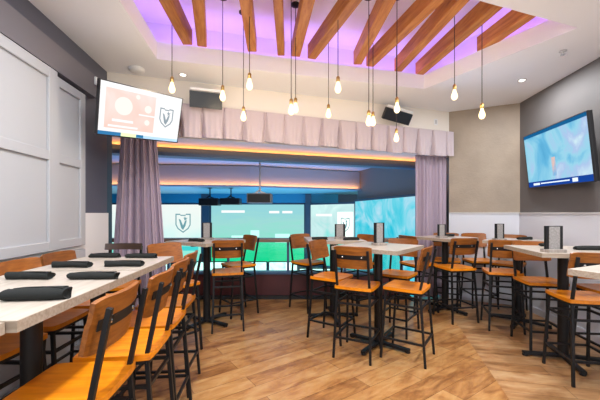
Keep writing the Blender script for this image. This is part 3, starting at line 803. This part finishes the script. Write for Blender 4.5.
stools = [
 # x, y, facing deg, dark, label
 (-.955, 1.34, 184, 0, 'orange wood bar stool nearest the camera, right side of the long left table'),
 (-.955, 1.77, 186, 0, 'orange wood bar stool second from the camera beside the long left table'),
 (-1.01, 2.19, 186, 0, 'orange wood bar stool third from the camera beside the long left table'),
 (-1.08, 2.61, 185, 0, 'farthest of four orange bar stools on the long left table right side'),
 (-1.63, 1.27, -2, 0, 'bar stool under the nearest end of the long left table, wall side'),
 (-1.68, 1.72, -2, 0, 'bar stool on the left wall side, seen only below the table top'),
 (-1.73, 2.18, 2, 0, 'wall-side stool at the long left table, its back cut by the picture edge'),
 (-1.79, 2.63, 2, 0, 'wall-side stool at the long left table beside the second white panel'),
 (-1.86, 3.22, -86, 1, 'black-backed bar stool at the far end of the long left table'),
 (.585, 3.23, 63, 0, 'orange bar stool with its back to the camera at the central table'),
 (1.06, 3.165, 146, 0, 'orange bar stool turned sideways at the front right of the central table'),
 (.365, 3.66, -34, 0, 'bar stool left of the central table, pink-lit back facing the camera'),
 (1.17, 3.84, -128, 0, 'bar stool on the far side of the central table below the drink rail'),
 (-.90, 3.98, 104, 0, 'bar stool with its back to the camera at the left window table'),
 (-.87, 4.52, 218, 0, 'bar stool turned sideways at the right of the left window table'),
 (-1.29, 3.29, -38, 0, 'bar stool between the long left table end and the left window table'),
 (.84, 4.66, 215, 0, 'bar stool right of the menu stand on the table behind the central one'),
 (.12, 4.75, -50, 0, 'bar stool behind the central table, nearest the green field screen'),
 (2.07, 4.28, 100, 0, 'bar stool with its back to the camera at the table beside the right curtain'),
 (1.70, 4.62, 20, 0, 'bar stool at the left of the table beside the right curtain'),
 (2.28, 4.98, -112, 0, 'bar stool between the table by the right curtain and the taupe wall'),
 (2.50, 3.97, 72, 0, 'bar stool with its back to the camera at the second right table'),
 (3.00, 4.60, -135, 0, 'bar stool between the second right table and the taupe wall corner'),
 (2.74, 4.90, -95, 0, 'bar stool standing by the taupe wall behind the two back tables'),
 (2.43, 2.77, 80, 0, 'bar stool nearest the camera on the right, back cut by picture edge'),
 (2.56, 3.42, -100, 0, 'bar stool on the far side of the table under the right menu stand'),
 (2.93, 3.03, 174, 0, 'bar stool at the wall side of the right table, at picture edge'),
]
root_stools = []
first = True
for x, y, a, dk, lb in stools:
    if dk:
        t = make_stool(True)
    elif first: t = proto; first = False
    else: t = copy_tree(proto)
    t.location = (x, y, 0); t.rotation_euler = (0, 0, R(a - 90)); t['label'] = lb
    t['group'] = 'wooden bar stools with black steel frames'

# ------------------------------------------------------------------ tables
def rough_base(t, x, y, ang, arm=.34, cr=.044):
    MB().lathe([(cr + .012, .03), (cr + .012, .05), (cr, .056), (cr, 1.005), (.0, 1.005)], (x, y, 0), 24).build('column', 'black', t, True)
    for k in range(4):
        a = R(ang + 90 * k); v = Vector((math.cos(a), math.sin(a), 0))
        m = MB()
        m.bar(Vector((x, y, .036)) + v * .02, Vector((x, y, .028)) + v * arm, .05, .028, (0, 0, 1), .005)
        m.lathe([(.024, 0), (.026, .004), (.026, .014), (.02, .02), (0, .02)], Vector((x, y, 0)) + v * (arm - .02), 12)
        m.build('foot', 'black', t)
    m = MB()
    for k in range(2):
        a = R(ang + 90 * k); v = Vector((math.cos(a), math.sin(a), 0)) * .24
        m.bar(Vector((x, y, 1.008)) - v, Vector((x, y, 1.008)) + v, .05, .022)
    m.build('support_plate', 'black', t)
def tabletop(t, x0, x1, y0, y1):
    MB().box((x0 + .004, y0 + .004, 1.020), (x1 - .004, y1 - .004, 1.060), None, .003).build('tabletop', 'top', t)
    m = MB()
    m.box((x0, y0, 1.0205), (x1, y0 + .0038, 1.0585)); m.box((x0, y1 - .0038, 1.0205), (x1, y1, 1.0585))
    m.box((x0, y0 + .0038, 1.0205), (x0 + .0038, y1 - .0038, 1.0585)); m.box((x1 - .0038, y0 + .0038, 1.0205), (x1, y1 - .0038, 1.0585))
    m.build('edge_band', 'edge', t, label='brown wood edge')
def square_table(x, y, ang, s, lb, base_ang=0):
    t = thing('bar_table', lb, 'table', (x, y, 0), R(ang), 'square high bar tables')
    tabletop(t, -s / 2, s / 2, -s / 2, s / 2)
    rough_base(t, 0, 0, base_ang)
    return t
square_table(.84, 3.43, 50, .72, 'square high table in the centre, between four orange stools')
square_table(-1.20, 4.12, 60, .70, 'square high table by the left curtain, in front of the crest screen')
square_table(.45, 4.36, 4, .74, 'square high table behind the central table with a grey menu stand')
square_table(2.12, 4.68, 29, .62, 'square high table beside the right curtain')
square_table(2.82, 4.13, 45, .66, 'square high table between the taupe wall and the tall menu stand')
square_table(2.54, 3.09, -10, .74, 'square high table on the right carrying the tall grey menu stand', -5)
square_table(2.19, 1.83, 25, .76, 'high table at the right picture edge, only its far corner in view')
# long left table in three units
sl = math.atan(.066)
def left_table(d0, d1, off, lb):
    xr = -.92 - .066 * (d0 - 1.04) + off
    t = thing('bar_table', lb, 'table', (xr, d0, 0), sl, 'units of the long left bar table')
    L = d1 - d0
    tabletop(t, -.70, 0, 0, L - .004)
    rough_base(t, -.35, L * (.58 if L > .8 else .28), 0, .30)
left_table(.10, 1.035, -.03, 'nearest unit of the long pale left table, cut by the left picture edge')
left_table(1.04, 1.97, 0, 'middle unit of the long pale left table with black napkin rolls')
left_table(1.975, 2.60, 0, 'far unit of the long pale left table, ending near the curtain')
# small white tag on the edge of the nearest unit
tgp = Vector((-.92 - .066 * (.98 - 1.04) - .03 + .0015, .97, 1.038))
t = tag(MB().box((-.001, -.04, -.009), (.001, .025, .009)).build('table_tag', 'glosswhite'), 'small white tag on the edge of the nearest left table unit', 'tag')
t.location = tgp; t.rotation_euler = (0, 0, sl)

# ------------------------------------------------------------------ menu stands
def menu_stand(x, y, rz, w, h, lb, z=1.06, dark=True):
    t = thing('menu_stand', lb, 'menu stand', (x, y, z), R(rz), 'grey menu stands on the high tables')
    MB().box((-w / 2, -.05, 0), (w / 2, .05, .028), None, .004).build('base', 'greywood', t)
    MB().box((-w / 2 + .004, -.012, .026), (w / 2 - .004, .012, h), None, .002).build('board', 'black', t)
    MB().box((-w * .32, -.017, .03), (w * .28, -.0125, h - .006)).build('menu_sheet', 'menu', t, label='pale grey printed sheet')
    MB().box((-w * .32, .0125, .03), (w * .32, .017, h - .006)).build('menu_sheet', 'menu', t)
def on_top(px, py, dz=1.06): return floorpt(px, py, dz)
menu_stand(2.265, 2.86, 4, .168, .235, 'tall grey menu stand with dark side strips on the right table')
p = on_top(378.5, 249); menu_stand(.86, 3.48, 24, .135, .245, 'grey menu stand with a dark left side on the central table')
menu_stand(.545, 4.36, -6, .15, .20, 'brown-grey menu stand on the table behind the central one')
menu_stand(-1.22, 4.20, 5, .135, .225, 'grey menu stand on the left window table beside the dark post')
menu_stand(2.0, 4.52, 8, .125, .19, 'narrow teal-lit menu stand on the table beside the right curtain')
menu_stand(2.53, 4.06, 6, .125, .215, 'dark menu stand on the second right table before the taupe wall')
# pale leaf print on the near right menu stand
# ------------------------------------------------------------------ napkin rolls
def napkin(x, y, rz, L, r, seed, lb, z=1.06, group='black napkin rolls on the left table'):
    rnd = random.Random(seed); ph = rnd.uniform(0, 6); tw = rnd.uniform(2.5, 5) * rnd.choice((-1, 1))
    t = thing('napkin_roll', lb, 'napkin', (x, y, z), R(rz), group)
    n = 22; seg = 18; m = MB(); bm = m.bm; rings = []
    for i in range(seg + 1):
        u = i / seg; X = (u - .5) * L
        rad = r * (1. + .10 * math.sin(5 * u + ph) - .10 * math.exp(-((u - .5) / .12) ** 2))
        ring = []
        for k in range(n):
            th = 2 * PI * k / n
            f = rad * (1 + .10 * ((th + tw * u + ph) % (2 * PI)) / (2 * PI))
            yy, zz = f * 1.12 * math.cos(th), f * .80 * math.sin(th)
            zz = max(zz, -r * .72) + r * .72
            ring.append(bm.verts.new((X + .006 * math.sin(th * 2 + ph) * (1 if i in (0, seg) else 0), yy, zz + .0005)))
        rings.append(ring)
    for a, b in zip(rings, rings[1:]):
        for k in range(n): bm.faces.new((a[k], a[(k + 1) % n], b[(k + 1) % n], b[k]))
    for ring, sgn in ((rings[0], -1), (rings[-1], 1)):   # spiral hollow at each end
        c = sum((v.co for v in ring), Vector()) / n
        inner = [bm.verts.new(c + (v.co - c) * .55 - Vector((sgn * .012, 0, 0))) for v in ring]
        for k in range(n): bm.faces.new((ring[k], ring[(k + 1) % n], inner[(k + 1) % n], inner[k]))
        bm.faces.new(inner)
    m.build('rolled_cloth', 'napkin', t, True)
    w = MB()
    def fl(u, v):
        th = -.5 + v * 1.2 + u * 1.4
        return ((u - .5) * L * .9, r * 1.2 * math.cos(th), r * .72 + .0025 + r * .86 * math.sin(th)), (0, math.cos(th), math.sin(th))
    w.slab(fl, 12, 6, .003).build('folded_flap', 'napkin', t, True)
nk = [(32, 301, .235, .030, 8, 'largest black napkin roll nearest the camera at the left picture edge'), (26, 280, .23, .023, -2, 'black napkin roll on the wall side behind the nearest one'),
 (91, 280, .245, .023, 2, 'black napkin roll in the middle of the table by the right edge'), (69, 268, .235, .023, -3, 'black napkin roll in the third row on the wall side'),
 (122, 267, .235, .023, 0, 'black napkin roll in the third row by the right edge'), (103, 258, .225, .021, 0, 'black napkin roll at the far end on the wall side'),
 (140, 258.3, .235, .021, -2, 'black napkin roll at the far end by the right edge')]
for i, (px, py, L, r, rz, lb) in enumerate(nk):
    p = on_top(px, py); napkin(p.x, p.y + .025, rz, L, r, i, lb)
g2 = 'black napkin rolls on the other tables'
napkin(.66, 4.14, 5, .2, .022, 21, 'black napkin roll on the right of the table behind the central one', group=g2)
napkin(.26, 4.2, 0, .2, .022, 22, 'black napkin roll on the left of the table behind the central one', group=g2)
napkin(2.72, 3.02, -8, .22, .024, 23, 'black napkin roll right of the tall menu stand', group=g2)
napkin(2.62, 3.36, 5, .2, .022, 24, 'black napkin roll at the back of the right table', group=g2)
napkin(-1.27, 3.92, -20, .2, .022, 25, 'black napkin roll on the left window table', group=g2)
napkin(2.95, 4.2, 10, .2, .022, 26, 'black napkin roll on the second right table', group=g2)
napkin(2.2, 4.78, 0, .2, .022, 27, 'black napkin roll on the table beside the right curtain', group=g2)

# ------------------------------------------------------------------ lights
w = bpy.data.worlds.new('World'); sc.world = w; w.use_nodes = True
bg = w.node_tree.nodes['Background']; bg.inputs[0].default_value = (.82, .91, 1., 1); bg.inputs[1].default_value = 1.35
def area(name, loc, size, e, c, rot=(0, 0, 0), sy=None):
    l = bpy.data.lights.new(name, 'AREA'); l.energy = e; l.color = c; l.size = size
    if sy: l.shape = 'RECTANGLE'; l.size_y = sy
    o = bpy.data.objects.new(name, l); COL.objects.link(o); o.location = loc; o.rotation_euler = rot
    return o
for x, y, e in ((2.80, 4.03, 18), (-.6, 1.1, 44), (1.7, 1.2, 44), (2.4, 2.4, 26), (-.9, 2.2, 14), (.3, -.8, 40)):
    area('downlight_beam', (x, y, CZ - .02), .16, e, (.97, .98, 1.))

# amber coves of the venue, and a blue uplight added to fill it
def aim(o, target): o.rotation_euler = (Vector(target) - o.location).to_track_quat('-Z', 'Y').to_euler()
c = hp(HLEN / 2, .64)
o = area('cove_glow', (c.x, c.y, 2.264), HLEN + .6, 11, (1, .36, .09), (PI, 0, 0), .03)
nrm = (-hn * .8 + Vector((0, 0, 1))).normalized(); zz = -nrm; yy = zz.cross(hd)
o.matrix_world = Matrix(((hd.x, yy.x, zz.x, c.x), (hd.y, yy.y, zz.y, c.y), (hd.z, yy.z, zz.z, 2.264), (0, 0, 0, 1)))
for a, b, e in ((FA, FM, 15), (FM, Vector((1.70, 8.1 + 2.96 * .40, 0)), 6.5)):
    c = (a + b) / 2; d = (b - a).normalized(); n = Vector((-d.y, d.x, 0)); nrm = Vector((n.x * .35, n.y * .35, 1)).normalized()
    zz = -nrm; yy = zz.cross(d)
    o = area('step_glow', (0, 0, 0), (b - a).length, e, (1, .36, .10), sy=.03)
    o.matrix_world = Matrix(((d.x, yy.x, zz.x, c.x), (d.y, yy.y, zz.y, c.y - .06), (d.z, yy.z, zz.z, 2.10), (0, 0, 0, 1)))
    o.matrix_world = o.matrix_world
area('added_blue_fill', (-1.2, 8.4, -1.1), 6, 190, (.19, .48, 1.), (PI, 0, 0), 2.2)  # added blue uplight, unseen behind the knee wall, without a fixture
# ------------------------------------------------------------------ camera
cam = bpy.data.cameras.new('Camera'); co = bpy.data.objects.new('Camera', cam); COL.objects.link(co)
co.location = (0, 0, EYE); co.rotation_euler = (PI / 2, 0, 0)
cam.sensor_width = 36; cam.lens = FP / 600 * 36; cam.shift_y = 13 / 600; cam.clip_start = .02
sc.camera = co
sc.view_settings.view_transform = 'Standard'; sc.view_settings.look = 'None'; sc.view_settings.gamma = 1; sc.view_settings.exposure = .38
sc.cycles.use_denoising = True
sc.cycles.max_bounces = 8
